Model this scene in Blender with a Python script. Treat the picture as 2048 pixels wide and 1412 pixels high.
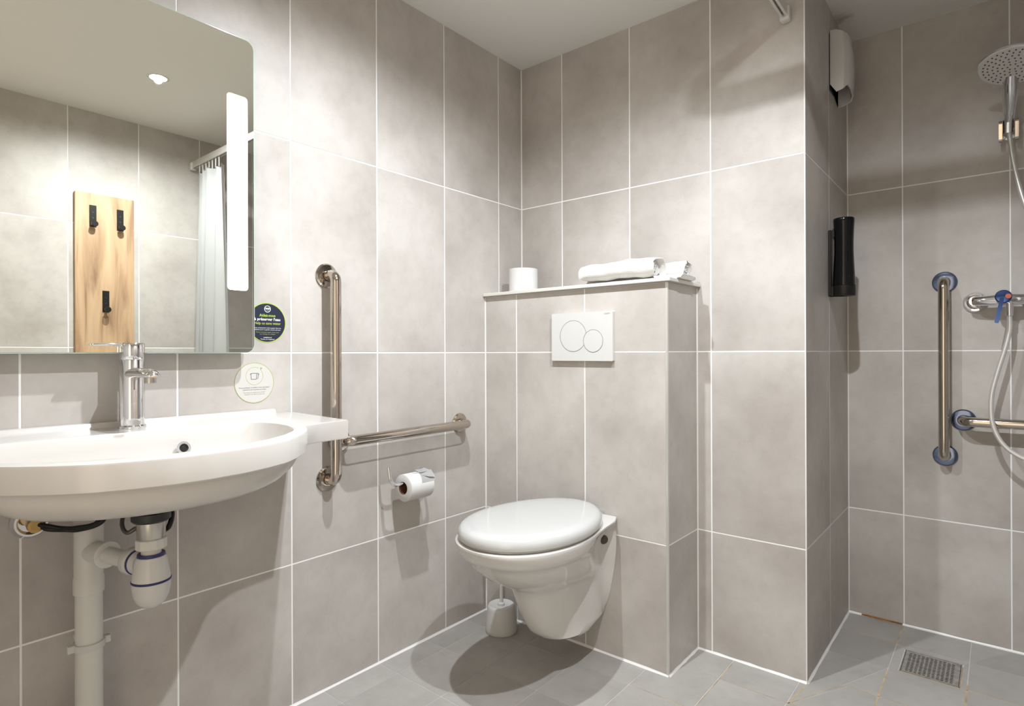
import bpy, bmesh, math, random
from mathutils import Vector, Matrix
random.seed(4)
PI = math.pi
scene = bpy.context.scene
COL = scene.collection
for o in list(bpy.data.objects): bpy.data.objects.remove(o)

# ------------------------------------------------------------------ camera
YAW, PITCH, ROLL = 0.69269, 0.000595, -0.003532
fw = Vector((-math.sin(YAW), math.cos(YAW), 0)); rt = Vector((math.cos(YAW), math.sin(YAW), 0)); up = Vector((0, 0, 1))
c_, s_ = math.cos(PITCH), math.sin(PITCH); fw, up = c_*fw + s_*up, -s_*fw + c_*up
c_, s_ = math.cos(ROLL), math.sin(ROLL); rt, up = c_*rt + s_*up, -s_*rt + c_*up
cam_data = bpy.data.cameras.new('camera'); cam = bpy.data.objects.new('camera', cam_data); COL.objects.link(cam)
m = Matrix.Identity(4)
for i, v in enumerate((rt, up, -fw)):
    for j in range(3): m[j][i] = v[j]
m.translation = Vector((1.5448, -1.92832, 0.99906))
cam.matrix_world = m
cam_data.sensor_width = 36; cam_data.sensor_fit = 'HORIZONTAL'
cam_data.lens = 1173.918/2048*36
cam_data.clip_start = 0.02
scene.camera = cam

# ------------------------------------------------------------------ light and exposure
SPOT_W = 102.0            # each ceiling downlight
STRIP = 5.0              # mirror light strips, emission strength
DOWNLIGHTS = [(1.33, -0.955, 1.05, 167, .68), (0.67, -0.965, .95, 156, .9)]     # x, y, relative power, cone, blend
world = bpy.data.worlds.new('world'); scene.world = world; world.use_nodes = True
bg = world.node_tree.nodes['Background']
bg.inputs[0].default_value = (1.0, 0.82, 0.60, 1); bg.inputs[1].default_value = 1.9   # warm fill added from the world, entering by the doorway opening
vs = scene.view_settings
vs.view_transform = 'Standard'; vs.look = 'None'; vs.exposure = 0.1; vs.gamma = 1.0; vs.use_curve_mapping = False

# ------------------------------------------------------------------ materials
def nodes(name):
    mt = bpy.data.materials.new(name); mt.use_nodes = True
    nt = mt.node_tree; return mt, nt, nt.nodes['Principled BSDF']
def plain(name, col, rough=0.5, metal=0.0, coat=0.0, bump=None, var=None, spec=None):
    mt, nt, b = nodes(name)
    b.inputs['Base Color'].default_value = (*col, 1); b.inputs['Roughness'].default_value = rough
    b.inputs['Metallic'].default_value = metal; b.inputs['Coat Weight'].default_value = coat
    if spec is not None: b.inputs['Specular IOR Level'].default_value = spec
    tc = nt.nodes.new('ShaderNodeTexCoord')
    if var:                                                    # slight colour mottling: (scale, amount)
        n = nt.nodes.new('ShaderNodeTexNoise'); n.inputs['Scale'].default_value = var[0]; n.inputs['Detail'].default_value = 4
        nt.links.new(tc.outputs['Object'], n.inputs['Vector'])
        r = nt.nodes.new('ShaderNodeValToRGB')
        r.color_ramp.elements[0].position = .3; r.color_ramp.elements[1].position = .7
        r.color_ramp.elements[0].color = (*[max(0, c*(1-var[1])) for c in col], 1)
        r.color_ramp.elements[1].color = (*[min(1, c*(1+var[1])) for c in col], 1)
        nt.links.new(n.outputs['Fac'], r.inputs[0]); nt.links.new(r.outputs[0], b.inputs['Base Color'])
    if bump:                                                   # (scale, strength, distance)
        n = nt.nodes.new('ShaderNodeTexNoise'); n.inputs['Scale'].default_value = bump[0]; n.inputs['Detail'].default_value = 3
        nt.links.new(tc.outputs['Object'], n.inputs['Vector'])
        bp = nt.nodes.new('ShaderNodeBump'); bp.inputs['Strength'].default_value = bump[1]; bp.inputs['Distance'].default_value = bump[2]
        nt.links.new(n.outputs['Fac'], bp.inputs['Height']); nt.links.new(bp.outputs[0], b.inputs['Normal'])
    return mt
def tile_material(name, dark, light, rough, cloud=3.2, seams=True):
    mt, nt, b = nodes(name); N = nt.nodes.new; L = nt.links.new
    tc = N('ShaderNodeTexCoord'); oi = N('ShaderNodeObjectInfo')
    off = N('ShaderNodeVectorMath'); off.operation = 'SCALE'; off.inputs[0].default_value = (13.1, 7.7, 19.3)
    L(oi.outputs['Random'], off.inputs['Scale'])
    add = N('ShaderNodeVectorMath'); add.operation = 'ADD'
    L(tc.outputs['Object'], add.inputs[0]); L(off.outputs[0], add.inputs[1])
    n1 = N('ShaderNodeTexNoise'); n1.inputs['Scale'].default_value = cloud; n1.inputs['Detail'].default_value = 6; n1.inputs['Roughness'].default_value = .55
    L(add.outputs[0], n1.inputs['Vector'])
    r = N('ShaderNodeValToRGB'); r.color_ramp.elements[0].position = .30; r.color_ramp.elements[1].position = .68
    r.color_ramp.elements[0].color = (*dark, 1); r.color_ramp.elements[1].color = (*light, 1)
    L(n1.outputs['Fac'], r.inputs[0])
    n2 = N('ShaderNodeTexNoise'); n2.inputs['Scale'].default_value = 26; n2.inputs['Detail'].default_value = 8; n2.inputs['Roughness'].default_value = .7
    L(add.outputs[0], n2.inputs['Vector'])
    r2 = N('ShaderNodeValToRGB'); r2.color_ramp.elements[0].position = .3; r2.color_ramp.elements[1].position = .55
    r2.color_ramp.elements[0].color = (.86, .85, .84, 1); r2.color_ramp.elements[1].color = (1, 1, 1, 1)
    L(n2.outputs['Fac'], r2.inputs[0])
    mx = N('ShaderNodeMix'); mx.data_type = 'RGBA'; mx.blend_type = 'MULTIPLY'; mx.inputs['Factor'].default_value = .55
    L(r.outputs[0], mx.inputs['A']); L(r2.outputs[0], mx.inputs['B']); L(mx.outputs['Result'], b.inputs['Base Color'])
    b.inputs['Roughness'].default_value = rough; b.inputs['Specular IOR Level'].default_value = .35
    bp = N('ShaderNodeBump'); bp.inputs['Strength'].default_value = .12; bp.inputs['Distance'].default_value = .0006
    L(n2.outputs['Fac'], bp.inputs['Height']); L(bp.outputs[0], b.inputs['Normal'])
    return mt
M = {}
M['tile'] = tile_material('wall_tile', (.385, .352, .325), (.535, .505, .475), .42)
M['floor_tile'] = tile_material('floor_tile', (.325, .308, .286), (.395, .378, .355), .38, cloud=5)
M['grout'] = plain('grout', (.84, .84, .83), .8, bump=(60, .3, .001))
M['floor_grout'] = plain('floor_grout', (.56, .54, .51), .8, var=(9, .12))
M['silicone'] = plain('silicone', (.74, .73, .71), .35)
M['tan_grout'] = plain('tan_grout', (.40, .30, .19), .85, var=(14, .45))
M['rust_stain'] = plain('rust_stain', (.30, .13, .04), .8, var=(25, .5))
def ceiling_mat():
    mt, nt, b = nodes('ceiling_paint'); N = nt.nodes.new; L = nt.links.new
    tc = N('ShaderNodeTexCoord'); n = N('ShaderNodeTexNoise'); n.inputs['Scale'].default_value = 30; n.inputs['Detail'].default_value = 5
    L(tc.outputs['Object'], n.inputs['Vector'])
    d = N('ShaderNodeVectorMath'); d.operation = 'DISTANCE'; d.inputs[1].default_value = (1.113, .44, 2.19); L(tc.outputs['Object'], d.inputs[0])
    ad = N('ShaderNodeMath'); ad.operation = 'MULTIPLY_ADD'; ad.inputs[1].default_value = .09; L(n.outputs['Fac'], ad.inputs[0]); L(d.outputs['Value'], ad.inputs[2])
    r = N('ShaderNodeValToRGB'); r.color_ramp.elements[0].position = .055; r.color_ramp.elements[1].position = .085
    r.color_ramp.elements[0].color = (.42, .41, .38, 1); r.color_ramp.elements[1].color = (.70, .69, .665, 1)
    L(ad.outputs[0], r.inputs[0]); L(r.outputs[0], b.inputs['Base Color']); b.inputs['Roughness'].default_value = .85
    return mt
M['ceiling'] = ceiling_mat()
M['plaster'] = plain('painted_plaster', (.62, .58, .53), .8, bump=(20, .1, .001))
M['trim_white'] = plain('white_trim', (.62, .60, .555), .35)
M['trim_metal'] = plain('brushed_trim', (.70, .69, .66), .3, metal=.6)
M['ceramic'] = plain('white_ceramic', (.62, .605, .58), .08, coat=.4)
M['basin'] = plain('mineral_basin', (.58, .555, .525), .22, coat=.15, var=(3, .01))
M['plastic'] = plain('white_plastic', (.57, .565, .55), .25)
M['seat'] = plain('white_seat_plastic', (.52, .52, .51), .10, coat=.3)
M['pvc'] = plain('white_pvc', (.62, .61, .58), .35, var=(5, .03))
M['blue_seal'] = plain('blue_seal', (.02, .02, .12), .4)
M['chrome'] = plain('chrome', (.80, .80, .82), .06, metal=1)
M['steel'] = plain('polished_steel', (.53, .475, .42), .09, metal=1)
M['blue_steel'] = plain('film_covered_steel', (.15, .19, .30), .12, metal=1)
M['brushed'] = plain('brushed_steel', (.55, .53, .49), .3, metal=1)
M['dark_metal'] = plain('dark_metal', (.10, .09, .08), .35, metal=.6)
M['brass'] = plain('brass', (.45, .30, .12), .3, metal=1)
M['rubber'] = plain('black_rubber', (.02, .02, .022), .45)
M['black_gloss'] = plain('black_gloss', (.004, .004, .005), .08, spec=.3)
M['black_matt'] = plain('black_plastic', (.009, .008, .008), .4, spec=.3)
M['paper'] = plain('tissue_paper', (.62, .615, .605), .9, bump=(90, .25, .0008))
M['card'] = plain('brown_card', (.14, .06, .03), .9)
M['towel'] = plain('white_terry', (.64, .625, .60), .95, bump=(320, .7, .0025), var=(30, .02))
M['curtain'] = plain('curtain_fabric', (.62, .62, .615), .75)
M['hose'] = plain('shower_hose', (.72, .71, .68), .28, metal=.55)
M['nozzle'] = plain('nozzle_face', (.55, .53, .51), .35)
M['nozzle_dot'] = plain('rubber_nozzle', (.05, .05, .055), .6)
M['blue_film'] = plain('blue_tinted_chrome', (.06, .11, .30), .12, metal=1)
M['red_mark'] = plain('red_mark', (.45, .08, .03), .3)
M['navy'] = plain('navy_print', (.012, .016, .035), .45)
M['lime'] = plain('lime_print', (.42, .55, .06), .5)
M['white_print'] = plain('white_print', (.82, .82, .80), .5)
M['grey_print'] = plain('grey_print', (.10, .10, .12), .6)
M['soft_print'] = plain('soft_print', (.32, .34, .22), .6)
M['sticker_white'] = plain('sticker_white', (.56, .55, .52), .45)
M['olive'] = plain('olive_print', (.36, .38, .10), .5)
M['inside_shade'] = plain('inside_shade', (.02, .018, .015), .7)  # near-black colour stands in for shade inside openings
M['drain_steel'] = plain('drain_steel', (.25, .23, .205), .5, metal=.0, var=(60, .3))
M['mirror'] = plain('mirror_silver', (.86, .865, .80), .0, metal=1)
M['glass_edge'] = plain('mirror_glass_edge', (.42, .60, .50), .1, coat=.5)
def emit(name, col, s):
    mt, nt, b = nodes(name); b.inputs['Base Color'].default_value = (.8, .8, .8, 1)
    b.inputs['Emission Color'].default_value = (*col, 1); b.inputs['Emission Strength'].default_value = s; return mt
M['strip'] = emit('strip_light', (1, .90, .72), STRIP)
M['bulb'] = emit('downlight_lens', (1, .97, .92), 30)
def wood_mat():
    mt, nt, b = nodes('walnut_board'); N = nt.nodes.new; L = nt.links.new
    tc = N('ShaderNodeTexCoord'); mp = N('ShaderNodeMapping'); mp.inputs['Scale'].default_value = (1, 9, 1.0)
    L(tc.outputs['Object'], mp.inputs[0])
    n = N('ShaderNodeTexNoise'); n.inputs['Scale'].default_value = 2.2; n.inputs['Detail'].default_value = 7; n.inputs['Distortion'].default_value = .6
    L(mp.outputs[0], n.inputs['Vector'])
    r = N('ShaderNodeValToRGB'); e = r.color_ramp.elements
    e[0].position = .3; e[0].color = (.24, .135, .075, 1); e[1].position = .72; e[1].color = (.58, .42, .27, 1)
    x = r.color_ramp.elements.new(.48); x.color = (.47, .31, .18, 1)
    L(n.outputs['Fac'], r.inputs[0]); L(r.outputs[0], b.inputs['Base Color']); b.inputs['Roughness'].default_value = .5
    return mt
M['wood'] = wood_mat()

# ------------------------------------------------------------------ mesh helpers
def obj(name, bm, mat, parent=None, smooth=False, loc=None, angle=35):
    me = bpy.data.meshes.new(name); bmesh.ops.recalc_face_normals(bm, faces=bm.faces[:]); bm.to_mesh(me); bm.free()
    if smooth:
        for p in me.polygons: p.use_smooth = True
        me.set_sharp_from_angle(angle=math.radians(angle))
    mats = mat if isinstance(mat, (list, tuple)) else [mat]
    for k in mats: me.materials.append(M[k])
    o = bpy.data.objects.new(name, me); COL.objects.link(o)
    if loc: o.location = loc
    if parent:
        o.parent = parent
        if not loc:
            pm = world_of(parent); o.matrix_parent_inverse = pm.inverted()
    return o
def world_of(o):
    w = o.matrix_basis.copy()
    while o.parent:
        w = o.parent.matrix_basis @ o.matrix_parent_inverse @ w if False else o.parent.matrix_basis @ (o.matrix_parent_inverse @ w)
        o = o.parent
    return w
def tag(o, label, cat, group=None):
    o['label'] = label; o['category'] = cat
    if group: o['group'] = group
    return o
def thing(name, label, cat, loc=(0, 0, 0), group=None):
    o = bpy.data.objects.new(name, None); COL.objects.link(o); o.location = loc; o.empty_display_size = .05
    return tag(o, label, cat, group)
def structure(o): o['kind'] = 'structure'; return o
def B(bm, lo, hi, bevel=0, seg=1, mi=0):
    r = bmesh.ops.create_cube(bm, size=1)
    vs_ = r['verts']
    for v in vs_:
        for i in range(3): v.co[i] = lo[i] + (v.co[i]+.5)*(hi[i]-lo[i])
    fs = set(f for v in vs_ for f in v.link_faces)
    for f in fs: f.material_index = mi
    if bevel:
        es = list(set(e for v in vs_ for e in v.link_edges))
        bmesh.ops.bevel(bm, geom=es, offset=bevel, segments=seg, affect='EDGES', profile=.5)
    return bm
def box(lo, hi, bevel=0, seg=1): return B(bmesh.new(), lo, hi, bevel, seg)
def frame(d):
    d = Vector(d).normalized(); a = Vector((0, 0, 1)) if abs(d.z) < .9 else Vector((1, 0, 0))
    u = d.cross(a).normalized(); return u, d.cross(u).normalized(), d
def lathe(bm, prof, origin, axis, n=32, mi=0, cap=True):          # prof: (radius, height along axis)
    u, v, d = frame(axis); o = Vector(origin); rings = []
    for r, h in prof:
        if r < 1e-6: rings.append([bm.verts.new(o + d*h)]); continue
        rings.append([bm.verts.new(o + d*h + u*r*math.cos(2*PI*k/n) + v*r*math.sin(2*PI*k/n)) for k in range(n)])
    for a, b in zip(rings, rings[1:]):
        for k in range(n):
            q = [a[k % len(a)], a[(k+1) % len(a)], b[(k+1) % len(b)], b[k % len(b)]]
            q2 = []; [q2.append(x) for x in q if x not in q2]
            if len(q2) > 2: bm.faces.new(q2).material_index = mi
    if cap:
        for rg in (rings[0], rings[-1]):
            if len(rg) > 2: bm.faces.new(rg).material_index = mi
    return bm
def tube(bm, pts, rad, n=16, mi=0, cap=True):
    pts = [Vector(p) for p in pts]; rads = rad if isinstance(rad, (list, tuple)) else [rad]*len(pts)
    T = []
    for i in range(len(pts)):
        a = pts[max(0, i-1)]; b = pts[min(len(pts)-1, i+1)]; T.append((b-a).normalized())
    u, v, _ = frame(T[0]); rings = []
    for i, p in enumerate(pts):
        if i:
            q = T[i-1].rotation_difference(T[i]); u = q @ u
            u = (u - T[i]*u.dot(T[i])).normalized()
        v = T[i].cross(u)
        rings.append([bm.verts.new(p + (u*math.cos(2*PI*k/n) + v*math.sin(2*PI*k/n))*rads[i]) for k in range(n)])
    for a, b in zip(rings, rings[1:]):
        for k in range(n): bm.faces.new((a[k], a[(k+1) % n], b[(k+1) % n], b[k])).material_index = mi
    if cap: bm.faces.new(rings[0]).material_index = mi; bm.faces.new(rings[-1]).material_index = mi
    return bm
def fillet(pts, r, n=8):                                            # polyline with rounded corners
    pts = [Vector(p) for p in pts]; out = [pts[0]]
    for a, b, c in zip(pts, pts[1:], pts[2:]):
        d1 = (a-b).normalized(); d2 = (c-b).normalized(); ang = d1.angle(d2)
        t = min(r/math.tan(ang/2), (a-b).length*.49, (c-b).length*.49); rr = t*math.tan(ang/2)
        cen = b + (d1+d2).normalized()*(rr/math.sin(ang/2)); p1 = b+d1*t; p2 = b+d2*t
        v1 = p1-cen; v2 = p2-cen
        for k in range(n+1):
            e1 = v1.normalized(); e2 = (v2 - e1*v2.dot(e1)).normalized(); th = v1.angle(v2)*k/n
            out.append(cen + (e1*math.cos(th) + e2*math.sin(th))*rr)
    out.append(pts[-1]); return out
def smooth_path(pts, n=8):                                          # Catmull-Rom
    P = [Vector(p) for p in pts]; P = [P[0]*2-P[1]] + P + [P[-1]*2-P[-2]]; out = []
    for i in range(1, len(P)-2):
        for k in range(n):
            t = k/n; a, b, c, d = P[i-1:i+3]
            out.append(.5*((2*b) + (c-a)*t + (2*a-5*b+4*c-d)*t*t + (3*b-a-3*c+d)*t**3))
    out.append(P[-2]); return out
def loft(bm, rings, cap0=True, cap1=True, closed=True, mi=0):
    R = [[bm.verts.new(Vector(p)) for p in r] for r in rings]; n = len(R[0])
    for a, b in zip(R, R[1:]):
        for k in range(n if closed else n-1): bm.faces.new((a[k], a[(k+1) % n], b[(k+1) % n], b[k])).material_index = mi
    if cap0: bm.faces.new(R[0]).material_index = mi
    if cap1: bm.faces.new(R[-1]).material_index = mi
    return bm
def prism(bm, poly, o, u, v, n, d0, d1, mi=0):                      # 2D polygon in (u,v), extruded along n
    o, u, v, n = map(Vector, (o, u, v, n))
    return loft(bm, [[o+u*a+v*b+n*d0 for a, b in poly], [o+u*a+v*b+n*d1 for a, b in poly]], mi=mi)
def rrect(a0, b0, a1, b1, r, n=6):
    out = []
    for cx, cy, s in ((a1-r, b1-r, 0), (a0+r, b1-r, 1), (a0+r, b0+r, 2), (a1-r, b0+r, 3)):
        for k in range(n+1):
            t = (s + k/n)*PI/2; out.append((cx+r*math.cos(t), cy+r*math.sin(t)))
    return out
def text(name, s, size, o, u, v, mat, parent, align='CENTER', width=None, depth=.0002, bold=0):
    cu = bpy.data.curves.new('t', 'FONT'); cu.body = s; cu.size = size; cu.align_x = align; cu.align_y = 'CENTER'; cu.offset = bold; cu.resolution_u = 2
    tmp = bpy.data.objects.new('t', cu); COL.objects.link(tmp); dg = bpy.context.evaluated_depsgraph_get(); dg.update()
    me = bpy.data.meshes.new_from_object(tmp.evaluated_get(dg)); bpy.data.objects.remove(tmp); bpy.data.curves.remove(cu)
    u, v = Vector(u), Vector(v); nn = u.cross(v); o = Vector(o)
    k = 1
    if width:
        xs = [p.co.x for p in me.vertices]; k = width/(max(xs)-min(xs))
    for p in me.vertices: p.co = o + u*p.co.x*k + v*p.co.y + nn*depth
    me.materials.clear(); me.materials.append(M[mat]); me.name = name
    t = bpy.data.objects.new(name, me); COL.objects.link(t); t.parent = parent; t.matrix_parent_inverse = world_of(parent).inverted()
    return t

# ------------------------------------------------------------------ setting
H = 2.19; RX = 1.966; FY = -2.40; SX = 1.0962; SY = .6368; BX = .7577; BY = -.2288
G = .0020                     # half joint width
T = .004                      # tile proud of grout plane
tile_cache = {}
def tile(parent, lo, hi, mat='tile', axis=0):
    d = tuple(round(hi[i]-lo[i], 5) for i in range(3)); key = (d, mat, axis)
    if key not in tile_cache:
        bm = box([-x/2 for x in d], [x/2 for x in d], .0006)
        me = bpy.data.meshes.new('tile'); bm.to_mesh(me); bm.free(); me.materials.append(M[mat]); tile_cache[key] = me
    o = bpy.data.objects.new('tile', tile_cache[key]); COL.objects.link(o)
    o.location = [(hi[i]+lo[i])/2 for i in range(3)]; o.parent = parent
    return o
def tiled(parent, axis, pos, sign, us, zs, skip=None, g0=G, g1=G, mat='tile'):
    """tiles on a vertical wall. axis 0: wall plane x=pos, us along y; axis 1: plane y=pos, us along x. visible face at pos, facing sign."""
    for i, (a, b) in enumerate(zip(us, us[1:])):
        for z0, z1 in zip(zs, zs[1:]):
            if skip and skip(a, b, z0, z1): continue
            la = a + (g0 if i == 0 else G); lb = b - (g1 if i == len(us)-2 else G)
            if lb-la < .004: continue
            zz0 = z0 + (.005 if z0 < .01 else G); zz1 = z1 - (.0005 if z1 > H-.01 else G)
            p0, p1 = sorted((pos, pos - sign*T))
            if axis == 0: tile(parent, (p0, la, zz0), (p1, lb, zz1), mat, 0)
            else: tile(parent, (la, p0, zz0), (lb, p1, zz1), mat, 1)
ZS = [0, .4031, 1.0031, 1.6031, H]
g = T - .0012                  # grout plane this deep behind tile faces
# left wall
wl = structure(obj('wall_left', box((-.12, FY-.1, -.1), (-.0007, SY+.1, H+.1)), 'grout'))
cols = [0]; y = -.1467
while y > FY: cols.append(y); y -= .3
cols.append(FY); cols = cols[::-1]
tiled(wl, 0, 0, 1, cols, ZS, skip=None)
# back wall behind the cistern box, up to the shower pillar
wb = structure(obj('wall_back', box((0, .0007, -.1), (SX-.0007, .1, H+.1)), 'grout'))
tiled(wb, 1, 0, -1, [0, .2065, .5065, .8065, SX], ZS, skip=lambda a, b, z0, z1: False, g1=.0025)
# pillar side, into the shower
ws = structure(obj('wall_pillar', box((.95, .1, -.1), (SX-.0007, SY, H+.1)), 'grout'))
B_ = ws
tiled(ws, 0, SX, 1, [0, .3226, SY], ZS, g0=.0025)
# shower back wall
wsb = structure(obj('wall_shower', box((SX-.0007, SY+.0007, -.1), (RX+.1, SY+.1, H+.1)), 'grout'))
tiled(wsb, 1, SY, -1, [SX, 1.2746, 1.5746, 1.8746, RX], ZS)
# right wall (seen in the mirror)
wr = structure(obj('wall_right', box((RX+.0007, FY-.1, -.1), (RX+.1, SY+.1, H+.1)), 'grout'))
cols = [SY]; y = .375
while y > FY: cols.append(y); y -= .3
cols.append(FY); cols = cols[::-1]
tiled(wr, 0, RX, -1, cols, [0, .435, 1.035, 1.635, H])
# front wall behind the camera; unseen doorway opening added to admit world fill
bm = bmesh.new(); B(bm, (0, FY-.1, 0), (.95, FY, H+.1)); B(bm, (1.85, FY-.1, 0), (RX, FY, H+.1)); B(bm, (.95, FY-.1, 2.04), (1.85, FY, H+.1))
structure(obj('wall_front', bm, 'plaster'))
bm = bmesh.new(); B(bm, (.91, FY, 0), (.95, FY+.012, 2.08)); B(bm, (1.85, FY, 0), (1.89, FY+.012, 2.08)); B(bm, (.95, FY, 2.04), (1.85, FY+.012, 2.08))
structure(obj('trim_1', bm, 'plastic'))
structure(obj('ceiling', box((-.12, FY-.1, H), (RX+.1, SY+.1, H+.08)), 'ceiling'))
# cistern box
wc = structure(obj('wall_cistern', box((0, BY+.0007, 0), (BX-.0007, .001, 1.2185)), 'grout'))
ZC = [0, .4031, 1.0031, 1.219]
tiled(wc, 1, BY, -1, [0, .1565, .4565, BX-.007], ZC, g1=.0005)
tiled(wc, 0, BX, 1, [BY+.007, 0], ZC, g0=.0005)
# corner trims
structure(obj('trim_2', box((BX-.0075, BY-.0006, .003), (BX+.0006, BY+.0075, 1.219), .001), 'trim_metal'))
structure(obj('trim_3', box((SX-.0028, -.0008, .003), (SX+.0008, .0028, H), .0005), 'silicone'))

# floor: grout slab and tiles
fl = structure(obj('floor', box((-.1, FY-.3, -.1), (RX+.1, SY+.1, -.0008)), 'floor_grout'))
GX = [.093+.1965*k for k in range(-1, 11)]; GY = [.06+.2015*k for k in range(-13, 4)]
GX = [0]+[x for x in GX if .01 < x < RX-.01]+[RX]; GY = [FY-.3]+[y for y in GY if y < SY-.01]+[SY]
def clip(poly, p, n):                     # keep side where (q-p).n >= 0
    out = []
    for i in range(len(poly)):
        a, b = poly[i], poly[(i+1) % len(poly)]
        da = (a[0]-p[0])*n[0]+(a[1]-p[1])*n[1]; db = (b[0]-p[0])*n[0]+(b[1]-p[1])*n[1]
        if da >= 0: out.append(a)
        if (da >= 0) != (db >= 0):
            t = da/(da-db); out.append((a[0]+(b[0]-a[0])*t, a[1]+(b[1]-a[1])*t))
    return out
def inset(poly, d):
    out = poly; c = (sum(p[0] for p in poly)/len(poly), sum(p[1] for p in poly)/len(poly))
    for i in range(len(poly)):
        a, b = poly[i], poly[(i+1) % len(poly)]
        n = (-(b[1]-a[1]), b[0]-a[0]); l = math.hypot(*n)
        if l < 1e-6: continue
        n = (n[0]/l, n[1]/l)
        if (c[0]-a[0])*n[0]+(c[1]-a[1])*n[1] < 0: n = (-n[0], -n[1])
        out = clip(out, (a[0]+n[0]*d, a[1]+n[1]*d), n)
        if len(out) < 3: return []
    return out
def floor_tile(poly, gap=.0011):
    poly = inset(poly, gap)
    q = []
    for p in poly:
        if not q or math.hypot(p[0]-q[-1][0], p[1]-q[-1][1]) > 1e-5: q.append(p)
    if len(q) < 3: return
    area = abs(sum(q[i][0]*q[(i+1) % len(q)][1]-q[(i+1) % len(q)][0]*q[i][1] for i in range(len(q))))/2
    if area < 2e-5: return
    c = (sum(p[0] for p in q)/len(q), sum(p[1] for p in q)/len(q))
    key = ('f',)+tuple((round(p[0]-c[0], 4), round(p[1]-c[1], 4)) for p in q)
    if key not in tile_cache:
        bm = prism(bmesh.new(), [(p[0]-c[0], p[1]-c[1]) for p in q], (0, 0, 0), (1, 0, 0), (0, 1, 0), (0, 0, 1), -.004, 0)
        bmesh.ops.recalc_face_normals(bm, faces=bm.faces[:])
        me = bpy.data.meshes.new('tile'); bm.to_mesh(me); bm.free(); me.materials.append(M['floor_tile']); tile_cache[key] = me
    o = bpy.data.objects.new('tile', tile_cache[key]); COL.objects.link(o); o.location = (c[0], c[1], 0); o.parent = fl
CUTS = [((1.138, -.036), (1.181, .06)), ((1.181, .06), (1.272, .2615)), ((1.4685, .463), (1.575, .6368)), ((1.079, -.1415), (1.138, -.036))]
DR = (1.300, .2625, 1.452, .428)           # drain frame
for i in range(len(GX)-1):
    for j in range(len(GY)-1):
        x0, x1, y0, y1 = GX[i], GX[i+1], GY[j], GY[j+1]
        if x1 <= BX and y0 >= BY-.01: continue
        if x1 <= SX and y0 >= 0-.001: continue
        x0_ = max(x0, 0)
        cell = [(x0, y0), (x1, y0), (x1, y1), (x0, y1)]
        if y0 < BY < y1 and x1 <= BX: cell = clip(cell, (0, BY), (0, -1))
        elif y0 < 0 < y1 and x1 <= SX: cell = clip(cell, (0, 0), (0, -1))
        elif x0 < SX < x1 and y0 >= .05: cell = clip(cell, (SX, 0), (1, 0))
        elif x0 < BX < x1 and y0 >= BY: cell = clip(cell, (BX, 0), (1, 0))
        if x0 > 1.2 and x0 < 1.3 and .2 < y0 < .3:        # drain cell
            a0, b0, a1, b1 = DR
            floor_tile([(x0, y0), (a0-.002, y0), (a0-.002, b1+.002), (x0, y1)])
            floor_tile([(x0, y1), (a0-.002, b1+.002), (a1+.002, b1+.002), (x1, y1)])
            floor_tile([(a1+.002, y0), (x1, y0), (x1, y1), (a1+.002, b1+.002)])
            continue
        cut = None
        for p, q in CUTS:
            mx_, my_ = (p[0]+q[0])/2, (p[1]+q[1])/2
            if x0 < mx_ < x1 and y0 < my_ < y1: cut = (p, q)
        if cut:
            p, q = cut; n = (-(q[1]-p[1]), q[0]-p[0])
            floor_tile(clip(cell, p, n)); floor_tile(clip(cell, p, (-n[0], -n[1])))
        else: floor_tile(cell)
# stained joints in and near the shower
bm = bmesh.new()
def strip_(bm, p, q, w=.0016, z=.0002):
    p = Vector((*p, z)); q = Vector((*q, z)); d = (q-p).normalized(); n = Vector((-d.y, d.x, 0))*w
    vs_ = [bm.verts.new(v) for v in (p-n, q-n, q+n, p+n)]; bm.faces.new(vs_)
    lo = [bm.verts.new(v.co - Vector((0, 0, .0012))) for v in vs_]
    for k in range(4): bm.faces.new((vs_[k], vs_[(k+1) % 4], lo[(k+1) % 4], lo[k]))
for p, q, w in [((.895, -.1415), (1.10, -.1415), .0013), ((1.079, -.1415), (1.0962, -.02), .0022), ((.8825, -.03), (.8825, -.36), .0013), ((.70, -.343), (.90, -.343), .0013),
             ((1.079, -.1415), (1.181, .06), .0013), ((1.272, -.02), (1.272, .24), .0022), ((1.20, .06), (1.36, .06), .0013), ((1.4685, .1), (1.4685, .30), .0022),
             ((1.4685, .2615), (1.65, .2615), .0016), ((1.272, .463), (1.11, .463), .0013), ((1.272, .463), (1.272, .63), .0018), ((1.453, .2625), (1.453, .41), .0016), ((1.30, .2605), (1.4685, .2605), .0013)]:
    strip_(bm, p, q, w)
o = obj('joint_stain', bm, 'tan_grout', fl)
bm = bmesh.new(); B(bm, (1.14, SY-.006, .0015), (1.27, SY-.0005, .0055))
obj('corner_stain', bm, 'rust_stain', fl)
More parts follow.
